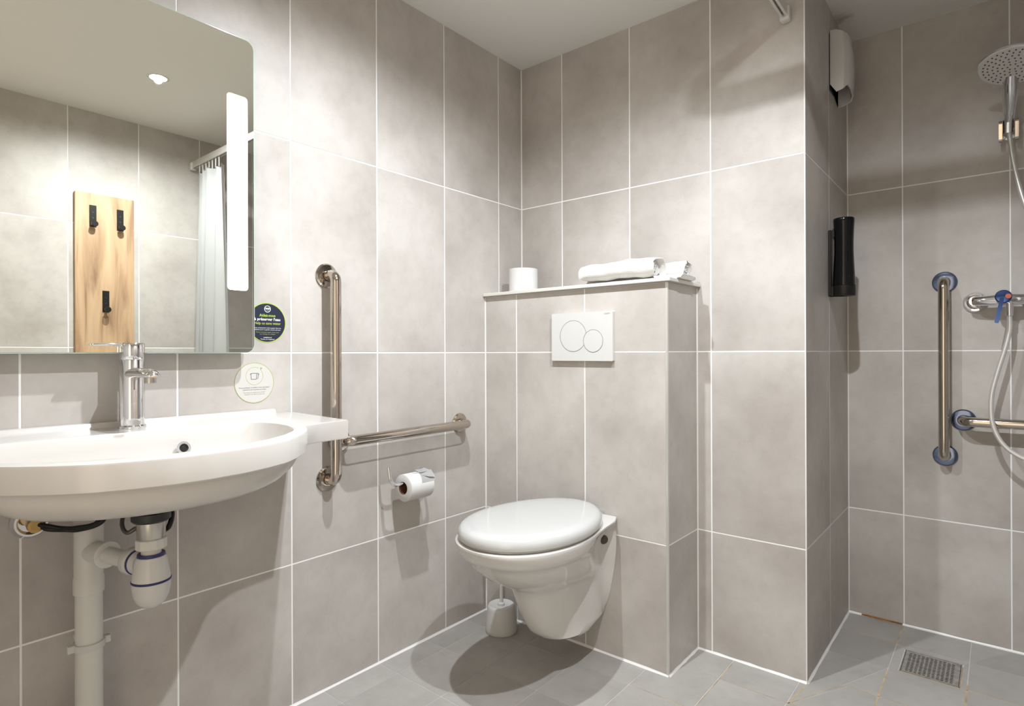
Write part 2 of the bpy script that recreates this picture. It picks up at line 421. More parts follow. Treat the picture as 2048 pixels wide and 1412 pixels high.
# silicone bead along the wall bases
def bead(pts, name):
    bm = bmesh.new()
    for (x0, y0), (x1, y1) in zip(pts, pts[1:]):
        d = Vector((x1-x0, y1-y0, 0)).normalized(); L_ = math.hypot(x1-x0, y1-y0); n = Vector((d.y, -d.x, 0)); s = .0055
        k = 10; o_ = Vector((x0, y0, 0)); R = []
        for i in range(k+1):
            t = i/k; w = s*(1+.18*math.sin(i*2.3+L_*9)); c = o_ + d*L_*t
            R.append([c, c+n*w, c+n*w*.45+Vector((0, 0, w*.45)), c+Vector((0, 0, w))])
        loft(bm, R)
    return structure(obj(name, bm, 'silicone'))
bead([(0, FY), (0, BY), (BX, BY), (BX, 0), (SX, 0), (SX, SY), (RX, SY), (RX, FY)], 'baseboard_silicone')
bm = bmesh.new()
for x, y, sx, sy, z1 in ((0, 0, 1, -1, H), (SX, SY, 1, -1, H), (0, BY, 1, -1, 1.218), (BX, 0, 1, -1, 1.218)):
    prism(bm, [(0, 0), (.0034*sx, 0), (.0012*sx, .0012*sy), (0, .0034*sy)], (x, y, .005 if y != 0 or x else 1.232), (1, 0, 0), (0, 1, 0), (0, 0, 1), 0, z1-.006-(1.23 if (x == 0 and y == 0) else 0))
structure(obj('trim_4', bm, 'silicone'))

# ------------------------------------------------------------------ shelf on the cistern box
sh = obj('shelf', box((.001, BY-.016, 1.2195), (BX+.015, -.001, 1.2315), .0015), 'trim_white')
tag(sh, 'thin white shelf topping the tiled cistern box, holding roll and towel', 'shelf')

# ------------------------------------------------------------------ basin
YC = -1.50; RT = .836; RB = .790
def outer_x(d):           # front edge of the rim, d = distance from centre line
    d = abs(d)
    k = [(0, .541), (.06, .536), (.11, .522), (.16, .500), (.20, .468), (.235, .432), (.265, .395), (.290, .352), (.302, .325), (.325, .310), (.36, .307), (.455, .307)]
    for (a, xa), (b, xb) in zip(k, k[1:]):
        if d <= b: return xa+(xb-xa)*(d-a)/(b-a)
    return k[-1][1]
def ring(fx0, fx1, y0, y1, z):       # closed ring of points
    pass
basin = thing('washbasin', 'wide white bow-fronted washbasin on the wall under the mirror', 'washbasin', (0, YC, .70))
hw = .432
def sym(half):                       # half outline (x, d) from the front centre to the back -> closed polygon
    return [(x, YC+d) for x, d in half] + [(x, YC-d) for x, d in half[::-1] if d > 1e-6]
OUT = sym([(outer_x(d), d) for d in [.01*k for k in range(0, 33)]] + [(.305, .36), (.302, .432), (.001, .455)])
IN = sym([(.497, 0), (.494, .05), (.485, .09), (.463, .14), (.43, .19), (.390, .232), (.352, .260), (.315, .278), (.27, .290), (.225, .294), (.185, .290), (.158, .278), (.143, .258), (.137, .23), (.135, .18), (.135, 0)])
CX = .27
ANG = sorted(set([round(2*PI*k/120, 5) for k in range(120)] + [round(math.atan2(y-YC, x-CX) % (2*PI), 5) for x, y in ((.302, YC+.432), (.302, YC-.432), (.001, YC+.432), (.001, YC-.432))]))
def cast(poly, off=0.0, s=1.0):
    out = []
    for a in ANG:
        dx_, dy_ = math.cos(a), math.sin(a); best = 0
        for i in range(len(poly)):
            (ax, ay), (bx, by) = poly[i], poly[(i+1) % len(poly)]
            ax -= CX; bx -= CX; ay -= YC; by -= YC
            den = dx_*(by-ay)-dy_*(bx-ax)
            if abs(den) < 1e-12: continue
            t = (ax*(by-ay)-ay*(bx-ax))/den; u_ = (ax*dy_-ay*dx_)/den
            if t > 0 and -1e-6 <= u_ <= 1+1e-6: best = max(best, t)
        r = best*s-off; out.append((CX+r*dx_, YC+r*dy_))
    return out
PO, PI_ = cast(OUT), cast(IN)
def outline(z, off=0): return [(max(.001, x), y, z) for x, y in cast(OUT, off)]
def inner(z, s=1.0):
    return [(CX+(x-CX)*s, YC+(y-YC)*s, z) for x, y in PI_]
UN = cast(sym([(outer_x(d)-.020-.06*max(0, d-.12), d) for d in [.01*k for k in range(0, 25)]] + [(.375, .252), (.33, .262), (.25, .266), (.12, .258), (.05, .24), (.015, .20)]))
def under(s, z, cx=.29): z = RB-(RB-z)*.70; return [(max(.002, cx+(x-cx)*s), YC+(y-YC)*s, z) for x, y in UN]
bm = bmesh.new()
loft(bm, [under(.30, .6945), under(.50, .696), under(.66, .701), (under(.79, .711)), under(.885, .726), under(.95, .746), under(.985, .766), under(1.0, RB+.001),
          outline(RB, .004), outline(RB+.003, .0005), outline(RT-.004, 0), outline(RT-.001, .0012), outline(RT, .004),
          inner(RT, 1.008), inner(RT-.003, .992), inner(RT-.03, .955), inner(RT-.06, .90), inner(RT-.085, .80), inner(RT-.098, .62), inner(RT-.104, .35), inner(RT-.106, .12)], cap0=True, cap1=True)
obj('bowl', bm, 'basin', basin, True, angle=31)
bm = bmesh.new()
loft(bm, [[(.001, y, RT-.002), (.020, y, RT-.002), (.0175, y, RT+.006), (.0135, y, RT+.012), (.001, y, RT+.013)] for y in (YC-hw+.012, YC+hw-.035)])
obj('upstand', bm, 'basin', basin, True, angle=50)
bm = bmesh.new(); lathe(bm, [(.013, 0), (.0145, .003), (.0145, .0045), (.0095, .0045), (.0085, .001), (.0085, 0)], (.158, YC+.105, RT-.044), (1, 0, .35), 28, cap=False)
ov = obj('overflow_ring', bm, 'chrome', basin, True)
bm = bmesh.new(); lathe(bm, [(.0086, .0015), (0, .0015)], (.158, YC+.105, RT-.044), (1, 0, .35), 24); obj('overflow_hole', bm, 'inside_shade', ov)
bm = bmesh.new(); lathe(bm, [(.03, 0), (.03, .003), (.024, .005), (0, .005)], (.285, YC, RT-.107), (0, 0, 1), 28); obj('drain_plug', bm, 'chrome', basin, True)

# faucet
FX, FYY = .056, -1.462
fa = thing('mixer_faucet', 'chrome single-lever mixer tap standing on the washbasin', 'tap', (FX, FYY, RT))
bm = bmesh.new(); lathe(bm, [(.0275, .0), (.0275, .004), (.0255, .006), (.0245, .007), (.0245, .150), (.0238, .1515)], (FX, FYY, RT+.0005), (0, 0, 1), 40); obj('body', bm, 'chrome', fa, True)
bm = bmesh.new(); lathe(bm, [(.0235, .152), (.0245, .1535), (.0245, .186), (.0225, .189), (0, .189)], (FX, FYY, RT), (0, 0, 1), 40); cap = obj('cap', bm, 'chrome', fa, True)
bm = bmesh.new(); B(bm, (FX-.008, FYY-.075, RT+.1825), (FX+.008, FYY-.010, RT+.188), .002, 2); obj('lever', bm, 'chrome', cap, True)
bm = bmesh.new()
R = []
for t, z, w, h in ((0, .118, .020, .016), (.03, .120, .019, .0145), (.07, .121, .018, .013), (.105, .1205, .0165, .0125), (.122, .119, .014, .010), (.130, .117, .009, .005)):
    R.append([(FX+t, FYY+w*math.cos(a), RT+z+h*math.sin(a)*(1 if math.sin(a) > 0 else .6)) for a in [2*PI*k/24 for k in range(24)]])
loft(bm, R); sp = obj('spout', bm, 'chrome', fa, True, angle=60)
bm = bmesh.new(); lathe(bm, [(.0115, 0), (.0115, .012), (.009, .012), (.009, .006), (0, .006)], (FX+.108, FYY, RT+.115), (0, 0, -1), 24); obj('aerator', bm, 'brushed', sp, True)

# waste trap
TX, TY = .27, -1.497
tr = thing('bottle_trap', 'white plastic bottle trap with blue seals hanging below the washbasin', 'drain trap', (TX, TY, .52))
bm = bmesh.new(); lathe(bm, [(.030, .675), (.034, .679), (.034, .6925), (.030, .694), (.030, .7218)], (TX, TY, 0), (0, 0, 1), 32); obj('rubber_washer', bm, 'rubber', tr, True)
bm = bmesh.new(); lathe(bm, [(.024, .640), (.0245, .641), (.0255, .676), (.024, .677)], (TX, TY, 0), (0, 0, 1), 32); obj('tailpiece', bm, 'brushed', tr, True)
bm = bmesh.new(); lathe(bm, [(.0255, .622), (.0275, .624), (.0275, .641), (.0255, .6425)], (TX, TY, 0), (0, 0, 1), 12); obj('nut', bm, 'pvc', tr)
bm = bmesh.new(); lathe(bm, [(.0175, .600), (.0175, .624)], (TX, TY, 0), (0, 0, 1), 28); obj('neck', bm, 'pvc', tr, True)
bm = bmesh.new(); lathe(bm, [(.0175, .6125), (.0235, .6125), (.0245, .610), (.024, .607), (.0175, .607)], (TX, TY, 0), (0, 0, 1), 28); obj('top_seal', bm, 'blue_seal', tr, True)
bm = bmesh.new(); lathe(bm, [(.023, .608), (.0255, .607), (.028, .600), (.031, .580), (.0335, .563)], (TX, TY, 0), (0, 0, 1), 36); obj('cup', bm, 'plastic', tr, True)
bm = bmesh.new(); lathe(bm, [(.0335, .563), (.0348, .562), (.0348, .5595), (.0335, .5585)], (TX, TY, 0), (0, 0, 1), 36); obj('seal_ring', bm, 'blue_seal', tr, True)
bm = bmesh.new(); lathe(bm, [(.034, .5585), (.0335, .548), (.031, .533), (.026, .520), (.018, .511), (.009, .507), (0, .506)], (TX, TY, 0), (0, 0, 1), 36); obj('bowl', bm, 'plastic', tr, True)
PX_, PY_ = .070, -1.5475; ZT = .588
d = Vector((TX-PX_, TY-PY_, 0)).normalized()
A0 = Vector((PX_, PY_, ZT)); A1 = Vector((TX, TY, ZT)) - d*.022; LB = (A1-A0).length
bm = bmesh.new(); lathe(bm, [(.0165, .0683), (.0165, LB)], A0, d, 28); obj('outlet_pipe', bm, 'pvc', tr, True)
bm = bmesh.new(); lathe(bm, [(.0165, LB-.045), (.0245, LB-.045), (.0265, LB-.041), (.0265, LB-.028), (.0235, LB-.024), (.022, LB-.002)], A0, d, 28); obj('outlet_nut', bm, 'plastic', tr, True)
bm = bmesh.new(); lathe(bm, [(.024, LB-.0235), (.0246, LB-.022), (.0246, LB-.019), (.023, LB-.018)], A0, d, 28); obj('outlet_seal', bm, 'blue_seal', tr, True)
pp = thing('waste_pipe', 'white vertical waste pipe with a side branch on the wall under the washbasin', 'pipe', (PX_, PY_, 0))
bm = bmesh.new(); lathe(bm, [(.0245, .0008), (.0245, .53)], (PX_, PY_, 0), (0, 0, 1), 36); obj('pipe', bm, 'pvc', pp, True)
bm = bmesh.new(); lathe(bm, [(.025, .500), (.0275, .501), (.0275, .532), (.0262, .5345), (.0262, .650), (.0275, .652), (.0275, .664), (.0255, .666)], (PX_, PY_, 0), (0, 0, 1), 36)
lathe(bm, [(.022, 0), (.022, .058), (.0265, .060), (.0265, .066), (.0235, .068)], A0, d, 32)
obj('tee_fitting', bm, 'pvc', pp, True)
bm = bmesh.new(); lathe(bm, [(.0262, .385), (.0285, .385), (.0285, .398), (.0262, .398)], (PX_, PY_, 0), (0, 0, 1), 36)
B(bm, (PX_-.006, PY_-.038, .384), (PX_+.006, PY_-.024, .399), .001); B(bm, (PX_-.006, PY_+.024, .384), (PX_+.006, PY_+.038, .399), .001)
B(bm, (.001, PY_-.012, .386), (PX_-.022, PY_+.012, .397))
obj('pipe_clamp', bm, 'plastic', pp, True)
# supply valve + hoses
sv = thing('water_supply_valve', 'chrome rosette valve with black braided hoses under the washbasin', 'valve', (0, -1.63, .655))
bm = bmesh.new(); lathe(bm, [(.033, .001), (.034, .006), (.028, .016), (.024, .016), (.020, .006), (0, .006)], (0, -1.632, .655), (1, 0, 0), 36); obj('rosette', bm, 'chrome', sv, True)
bm = bmesh.new(); lathe(bm, [(.011, .006), (.011, .040), (.014, .041), (.014, .054), (.009, .055), (0, .055)], (0, -1.632, .655), (1, 0, 0), 12); obj('valve_body', bm, 'brass', sv)
for k in range(2):
    bm = bmesh.new()
    pts = smooth_path([(.050, -1.628+.006*k, .657-.006*k), (.065, -1.615, .653-.006*k), (.075, -1.595+.005*k, .646-.004*k), (.105, -1.575+.004*k, .648-.004*k), (.118+.004*k, -1.545+.006*k, .655), (.11+.01*k, -1.53+.012*k, .690), (.10+.008*k, -1.515+.02*k, .715)], 10)
    tube(bm, pts, .0048, 10); obj('hose', bm, 'black_matt', sv, True)
bm = bmesh.new(); tube(bm, smooth_path([(.10, -1.50, .72), (.16, -1.505, .70), (.215, -1.53, .668), (.235, -1.528, .652), (.245, -1.515, .66)], 8), .004, 10); obj('pop_up_rod', bm, 'dark_metal', sv, True)
bm = bmesh.new(); tube(bm, smooth_path([(.12, -1.44, .73), (.2, -1.442, .70), (.25, -1.452, .678), (.262, -1.462, .655), (.25, -1.468, .645)], 8), .005, 10); obj('hose', bm, 'black_matt', sv, True)

# ------------------------------------------------------------------ mirror with light strips
MX = .047
mi = thing('wall_mirror', 'large rounded wall mirror above the washbasin with built-in light strips', 'mirror', (.001, -1.5, 1.41))
my0, my1, mz0, mz1 = -1.826, -1.1765, 1.003, 1.813
bm = bmesh.new(); prism(bm, rrect(my0, mz0, my1, mz1, .022, 8), (0, 0, 0), (0, 1, 0), (0, 0, 1), (1, 0, 0), MX-.005, MX-.0006)
obj('glass_pane', bm, 'glass_edge', mi)
bm = bmesh.new()
outer = rrect(my0+.0015, mz0+.0015, my1-.0015, mz1-.0015, .021, 8)
vs_ = [bm.verts.new((MX, a, b)) for a, b in outer]; bm.faces.new(vs_)
obj('silvering', bm, 'mirror', mi)
obj('housing', box((.001, my0+.03, mz0+.03), (MX-.0052, my1-.03, mz1-.03)), 'plastic', mi)
for a0, a1 in ((-1.2465, -1.1945), (-1.808, -1.757)):
    bm = bmesh.new(); prism(bm, rrect(a0, 1.163, a1, 1.662, .008, 4), (0, 0, 0), (0, 1, 0), (0, 0, 1), (1, 0, 0), MX+.0002, MX+.0008)
    obj('light_strip', bm, 'strip', mi)

# ------------------------------------------------------------------ stickers
def circ(n=48): return [2*PI*k/n for k in range(n)]
def disc(bm, o, r, x0, x1, n=48):
    return prism(bm, [(r*math.cos(a), r*math.sin(a)) for a in circ(n)], o, (0, 1, 0), (0, 0, 1), (1, 0, 0), x0, x1)
def ring2(bm, o, r0, r1, x0, x1, a0=0, a1=2*PI, n=48, u=(0, 1, 0), v=(0, 0, 1), nn=(1, 0, 0)):
    o, u, v, nn = map(Vector, (o, u, v, nn)); R = []
    for k in range(n+1):
        a = a0+(a1-a0)*k/n; e = u*math.cos(a)+v*math.sin(a)
        R.append([o+e*r0+nn*x0, o+e*r1+nn*x0, o+e*r1+nn*x1, o+e*r0+nn*x1])
    return loft(bm, R)
U, V = (0, 1, 0), (0, 0, 1)
sy, sz = -1.1185, 1.0855
s1 = thing('water_saving_sticker', 'round navy sticker with green rim beside the mirror corner', 'sticker', (0, sy, sz))
obj('backing', disc(bmesh.new(), (0, sy, sz), .0545, .0002, .0007), 'lime', s1)
obj('face', disc(bmesh.new(), (0, sy, sz), .0525, .0007, .0009), 'navy', s1)
X1 = .0010
bm = ring2(bmesh.new(), (0, sy+.001, sz+.0375), .0078, .0092, X1-.0001, X1+.0001, n=32); obj('emblem_ring', bm, 'white_print', s1)
text('emblem_lettering', 'B&B', .0062, (X1, sy+.001, sz+.0385), U, V, 'white_print', s1, width=.0125, bold=.0002)
text('emblem_lettering', 'HOTELS', .0024, (X1, sy+.001, sz+.0335), U, V, 'white_print', s1)
for s, dz, w, h, mt in (('Aidez-nous', .0195, .046, .0105, 'lime'), ('à préserver l\'eau', .009, .074, .0105, 'white_print'), ('Help us save water', -.002, .076, .0095, 'olive')):
    text('lettering', s, h, (X1, sy+.001, sz+dz), U, V, mt, s1, width=w, bold=.00022)
for s, dz, w, mt in (('Jetez uniquement votre papier dans les', -.0145, .078, 'white_print'), ('toilettes pour le garder un peu plus pur', -.0195, .076, 'white_print'), ('Throw only your paper in the toilet', -.0265, .066, 'olive'), ('to keep it clean', -.0315, .044, 'olive'), ('MERCI', -.041, .022, 'white_print'), ('Thank you together', -.0455, .040, 'white_print')):
    text('lettering', s, .0042, (X1, sy+.001, sz+dz), U, V, mt, s1, width=w)
sy, sz = -1.1545, .922
s2 = thing('towel_sticker', 'round white sticker with towel icon below the mirror', 'sticker', (0, sy, sz))
obj('backing', disc(bmesh.new(), (0, sy, sz), .0545, .0002, .0007), 'olive', s2)
obj('face', disc(bmesh.new(), (0, sy, sz), .0530, .0007, .0009), 'sticker_white', s2)
bm = ring2(bmesh.new(), (0, sy, sz+.0185), .0232, .0240, X1-.0001, X1+.0001, math.radians(60), math.radians(405), n=48); obj('arrow_circle', bm, 'olive', s2)
bm = prism(bmesh.new(), [(.0155, .0415), (.0225, .0395), (.0165, .0350)], (0, sy, sz), U, V, (1, 0, 0), X1-.0001, X1+.0001); obj('arrow_head', bm, 'olive', s2)
bm = bmesh.new()
def bar2(bm, a, b, w=.0005, x=X1): 
    a = Vector((x, *a)); b = Vector((x, *b)); dd = (b-a).normalized(); n = Vector((0, -dd.z, dd.y))*w
    bm.faces.new([bm.verts.new(p) for p in (a-n, b-n, b+n, a+n)])
for a, b in (((-.0125, .0235), (-.009, .0235)), ((-.010, .0255), (.0105, .0255)), ((-.010, .0255), (-.009, .0095)), ((-.009, .0095), (.005, .0095)), ((.005, .0095), (.006, .0245)), ((.0105, .0255), (.0095, .0115)), ((.0105, .0225), (.0135, .0225)), ((.007, .0115), (.0095, .0115))):
    bar2(bm, (sy+a[0], sz+a[1]), (sy+b[0], sz+b[1]), .0007)
obj('towel_icon', bm, 'grey_print', s2)
for s, dz, w, mt in (('Vous souhaitez ré-utiliser votre serviette ?', -.0125, .086, 'grey_print'), ('Laissez-la sur le porte-serviette', -.0180, .064, 'grey_print'), ('You want to reuse your towel ?', -.0255, .062, 'soft_print'), ('Leave it on the towel rail', -.0305, .054, 'soft_print')):
    text('lettering', s, .0046, (X1, sy, sz+dz), U, V, mt, s2, width=w)

# ------------------------------------------------------------------ grab bars
def grab_bar(label, p0, p1, n, off, r=.0162, fr=.0365, mat='steel', fmat='steel', group=None):
    p0, p1, n = Vector(p0), Vector(p1), Vector(n)
    t = thing('grab_bar', label, 'grab bar', (p0+p1)/2, group)
    pts = fillet([p0+n*.002, p0+n*off, p1+n*off, p1+n*.002], .038, 8)
    bm = bmesh.new(); tube(bm, pts, r, 24); obj('rail', bm, mat, t, True, angle=60)
    for p in (p0, p1):
        bm = bmesh.new(); lathe(bm, [(fr, .0008), (fr, .004), (fr-.004, .0085), (r+.006, .010), (r+.001, .010), (r+.001, .0085)], p, n, 40, cap=False)
        f = obj('flange', bm, fmat, t, True, angle=30)
    return t
grab_bar('vertical polished steel grab bar beside the washbasin', (0, -.934, 1.232), (0, -.934, .627), (1, 0, 0), .049)
grab_bar('horizontal polished steel grab bar above the toilet paper holder', (0, -.892, .738), (0, -.3755, .742), (1, 0, 0), .052)
grab_bar('vertical polished steel grab bar in the shower', (1.398, SY, 1.244), (1.398, SY, .635), (0, -1, 0), .062, fmat='blue_steel')
grab_bar('horizontal polished steel grab bar in the shower', (1.449, SY, .763), (1.945, SY, .763), (0, -1, 0), .064, fmat='blue_steel')

# ------------------------------------------------------------------ toilet paper holder + roll
th = thing('toilet_paper_holder', 'chrome hook holder carrying the toilet paper roll', 'paper holder', (0, -.566, .575))
bm = bmesh.new(); lathe(bm, [(.026, .0008), (.026, .005), (.023, .008), (.010, .009), (0, .009)], (0, -.566, .578), (1, 0, 0), 32); obj('rosette', bm, 'chrome', th, True)
bm = bmesh.new(); tube(bm, fillet([(.006, -.566, .580), (.068, -.566, .580), (.068, -.748, .580), (.060, -.752, .640)], .028, 8), .0055, 16); obj('hook_arm', bm, 'chrome', th, True, angle=60)
rl = thing('toilet_roll', 'toilet paper roll on the wall holder with a loose folded sheet', 'toilet roll', (.068, -.66, .567))
def roll(parent, o, ax, r, rc, L_, core=True):
    bm = bmesh.new(); lathe(bm, [(rc, 0), (r-.002, 0), (r, .0015), (r, L_-.0015), (r-.002, L_), (rc, L_)], o, ax, 48, cap=False); obj('paper', bm, 'paper', parent, True, angle=40)
    bm = bmesh.new(); lathe(bm, [(rc, .0008), (rc-.0015, .0008), (rc-.0015, L_-.0008), (rc, L_-.0008)], o, ax, 32, cap=False); obj('core', bm, 'card', parent, True, angle=40)
RY0, RYL = -.700, .098; RO = (.068, RY0, .5665)
roll(rl, RO, (0, 1, 0), .0435, .0205, RYL)
bm = bmesh.new()       # loose folded tail
R = []
for k in range(9):
    a = math.radians(20+100*k/8); rr = .0442
    R.append([(RO[0]+rr*math.cos(a), RY0+.045+.02*k/8, RO[2]+rr*math.sin(a)), (RO[0]+rr*math.cos(a), RY0+RYL+.003, RO[2]+rr*math.sin(a))])
loft(bm, R, closed=False, cap0=False, cap1=False)
q = [bm.verts.new(p) for p in ((RO[0]+.006, RY0+.030, RO[2]+.0440), (RO[0]+.040, RY0+.078, RO[2]+.030), (RO[0]+.042, RY0+RYL+.004, RO[2]+.026), (RO[0]+.020, RY0+RYL+.005, RO[2]+.0475))]
bm.faces.new(q)
bmesh.ops.solidify(bm, geom=bm.faces[:], thickness=.0008)
obj('loose_sheet', bm, 'paper', rl, True)
bm = bmesh.new()
R = [[(RO[0]+.020+.0*k, RY0+.055+.042*k, RO[2]+.0445), (RO[0]-.012, RY0+.060+.040*k, RO[2]+.0475+.002*k), (RO[0]-.030, RY0+.070+.03*k, RO[2]+.036)] for k in (0, .5, 1.05)]
loft(bm, R, closed=False, cap0=False, cap1=False); bmesh.ops.solidify(bm, geom=bm.faces[:], thickness=.0012); obj('folded_tip', bm, 'paper', rl, True)

# ------------------------------------------------------------------ toilet
TC = .452; RIM = .463
wc_ = thing('wall_hung_toilet', 'white wall-hung toilet with closed lid on the tiled box', 'toilet', (TC, BY, .30))
def wc_outline(yf, hwid, wall, notch, z, n=26, tilt=0, front_pow=2.25):
    y0 = BY-.0015; yc = max(yf+.235, yf*.55+y0*.45) if yf < -.5 else (yf+y0)/2
    half = []
    for k in range(8):
        t = k/7; y = y0+(yc-y0)*t
        if t < .18: w = wall+(notch-wall)*(t/.18)**1.0
        else:
            s = (t-.18)/.82; s = s*s*(3-2*s); w = notch+(hwid-notch)*s
        half.append((w, y))
    for k in range(1, n):
        a = PI/2*k/(n-1); p = 2/front_pow
        half.append((hwid*math.cos(a)**p if k < n-1 else 0, yc+(yf-yc)*math.sin(a)**p))
    right = [(TC+w, y, z) for w, y in half]; left = [(TC-w, y, z) for w, y in half[:-1]][::-1]
    return right + left
LV = [(.104, -.36, .035, .022, .030), (.106, -.405, .062, .042, .052), (.113, -.450, .082, .056, .070), (.127, -.484, .092, .068, .078), (.150, -.510, .095, .081, .084), (.18, -.530, .096, .092, .088), (.22, -.552, .097, .103, .090),
      (.265, -.570, .098, .112, .090), (.292, -.582, .101, .117, .089), (.306, -.600, .112, .119, .089), (.322, -.632, .128, .121, .089), (.347, -.677, .146, .124, .090), (.375, -.712, .159, .125, .091), (.398, -.736, .169, .125, .093), (.417, -.750, .176, .125, .098),
      (.4195, -.755, .180, .125, .100), (.432, -.763, .184, .125, .125), (.448, -.771, .187, .126, .140), (.456, -.773, .188, .127, .150), (.461, -.772, .187, .126, .150), (RIM, -.767, .183, .123, .147)]
bm = bmesh.new(); loft(bm, [wc_outline(yf, h_, w_, n_, z) for z, yf, h_, w_, n_ in LV])
obj('bowl', bm, 'ceramic', wc_, True, angle=50)
def egg(yf, yb, hwid, e, ins, z, n=64):
    yc = (yf+yb)/2; L_ = (yb-yf)/2-ins; h_ = hwid-ins
    return [(TC+h_*math.sin(t)*(1+e*math.cos(t)), yc+L_*math.cos(t), z) for t in [2*PI*k/n for k in range(n)]]
yf, yb, hwid, e = -.772, -.2400, .1865, -.08
bm = bmesh.new(); loft(bm, [egg(yf, yb, hwid, e, i, z) for z, i in ((RIM+.0005, .012), (RIM+.002, .009), (RIM+.006, .009), (RIM+.008, .012))]); obj('seat_ring', bm, 'seat', wc_, True, angle=60)
zb = RIM+.0085
bm = bmesh.new(); loft(bm, [egg(yf, yb, hwid, e, i, z) for z, i in ((zb, .006), (zb+.001, .001), (zb+.008, 0), (zb+.017, .001), (zb+.025, .005), (zb+.031, .012), (zb+.0345, .022), (zb+.0365, .04), (zb+.038, .08), (zb+.0385, .14))])
obj('lid', bm, 'seat', wc_, True, angle=60)
for s in (-1, 1):
    bm = bmesh.new(); lathe(bm, [(.011, 0), (.012, .003), (.012, .010), (.008, .012), (0, .012)], (TC+s*.070, -.2425, RIM), (0, 0, 1), 20); obj('hinge', bm, 'chrome', wc_, True)
    bm = bmesh.new(); lathe(bm, [(.014, -.02), (.0155, .0), (.0155, .014), (.012, .020), (0, .022)], (TC+s*.088, -.264, .392), (s, -.3, 0), 20); b_ = obj('bolt_cap', bm, 'dark_metal', wc_, True)
    b_['label'] = 'dark grey bolt cap in the side notch'
# brush
bx_, by_ = .160, -.325
tb = thing('toilet_brush', 'white toilet brush in round holder on the floor', 'toilet brush', (bx_, by_, 0))
bm = bmesh.new(); lathe(bm, [(.056, .0006), (.0575, .003), (.0575, .014), (.0555, .040), (.0505, .085), (.0485, .093), (.044, .096), (.038, .094), (.030, .090), (.012, .091)], (bx_, by_, 0), (0, 0, 1), 44); obj('holder', bm, 'plastic', tb, True, angle=50)
bm = bmesh.new(); lathe(bm, [(.013, .091), (.013, .100), (.009, .1015), (.0065, .103), (.0055, .20), (.006, .33), (.009, .345), (.009, .375), (.006, .382), (0, .383)], (bx_, by_, 0), (0, 0, 1), 20); obj('handle', bm, 'plastic', tb, True)

# flush plate
fp = thing('flush_plate', 'white dual flush plate on the tiled box above the toilet', 'flush plate', (.4515, BY, 1.056))
x0, x1, z0, z1 = .3285, .5735, .9725, 1.1375; yF = BY-.0135
bm = bmesh.new(); prism(bm, rrect(x0, z0, x1, z1, .003, 3), (0, 0, 0), (1, 0, 0), (0, 0, 1), (0, -1, 0), -BY+.0005, -yF); obj('plate', bm, 'plastic', fp)
cA, cB = (.4185, 1.0575, .0535), (.4985, 1.0395, .0380)
aa = math.atan2(cB[1]-cA[1], cB[0]-cA[0]); D_ = math.hypot(cB[1]-cA[1], cB[0]-cA[0])
hA = math.acos((D_*D_+cA[2]**2-cB[2]**2)/(2*D_*cA[2]))
for (cx, cz, r), a0_, a1_ in ((cA, aa+hA, aa-hA+2*PI), (cB, 0, 2*PI)):
    bm = ring2(bmesh.new(), (cx, 0, cz), r-.0005, r+.0006, -yF-.0004, -yF+.0002, a0_, a1_, 64, u=(1, 0, 0), v=(0, 0, 1), nn=(0, -1, 0)); obj('groove_shade', bm, 'grey_print', fp)  # dark ring drawn as the shade in the groove round each button
    poly = [(cx+(r-.0014)*math.cos(a0_+(a1_-a0_)*k/48), cz+(r-.0014)*math.sin(a0_+(a1_-a0_)*k/48)) for k in range(49 if a0_ else 48)]
    if a0_:
        t0 = math.atan2(poly[-1][1]-cB[1], poly[-1][0]-cB[0]) % (2*PI); t1 = math.atan2(poly[0][1]-cB[1], poly[0][0]-cB[0]) % (2*PI)
        poly += [(cB[0]+(cB[2]+.0016)*math.cos(t0+(t1-t0)*k/10), cB[1]+(cB[2]+.0016)*math.sin(t0+(t1-t0)*k/10)) for k in range(11)]
    bm = prism(bmesh.new(), poly, (0, 0, 0), (1, 0, 0), (0, 0, 1), (0, -1, 0), -yF-.0002, -yF+.0005+(.0003 if not a0_ else 0)); obj('flush_button', bm, 'plastic', fp)
text('lettering', 'GEBERIT', .0062, (x1-.020, yF-.0001, z1-.0085), (1, 0, 0), (0, 0, 1), 'brushed', fp, width=.0245)

# ------------------------------------------------------------------ things on the shelf
r2 = thing('toilet_roll', 'spare toilet roll standing upright on the shelf', 'toilet roll', (.118, -.138, 1.2318))
roll(r2, (.118, -.138, 1.2318), (0, 0, 1), .0560, .021, .094)
tw = thing('bath_towel', 'white terry towel rolled from both ends on the shelf', 'towel', (.60, -.14, 1.2318))
def spiral(cy, cz, r0, r1, turns, a_end, sgn, n=44):
    out = []
    for k in range(n+1):
        t = k/n; a = a_end - sgn*turns*2*PI*(1-t); r = r0+(r1-r0)*t; out.append((cy+r*math.cos(a), cz+r*math.sin(a)*.92, r/r1))
    return out
zs_ = 1.2318+.0042
front = spiral(-.185, zs_+.0385, .006, .0420, 2.4, -PI/2, -1)
back = spiral(-.083, zs_+.0350, .006, .0365, 2.0, -PI/2, 1)
path = [(y, z, 0, k/len(front)) for k, (y, z, r) in enumerate(front)] + [(-.16+.055*k/6, zs_, 1, 1) for k in range(1, 6)] + [(y, z, 2, 1-k/len(back)) for k, (y, z, r) in enumerate(back[::-1])]
def towel_x(kind, s, side, i):
    w = .0035*math.sin(i*.9)+.002*math.sin(i*2.3)
    if kind == 0: return (.425+.012*(1-s)) if side == 0 else (.690 + .035*s**3 + w)
    if kind == 1: return .440 if side == 0 else .735 + w
    return (.47+.012*(1-s)) if side == 0 else (.752 + .012*s + w)
NXT = 14; thick = .0058
bm = bmesh.new(); gridA = []
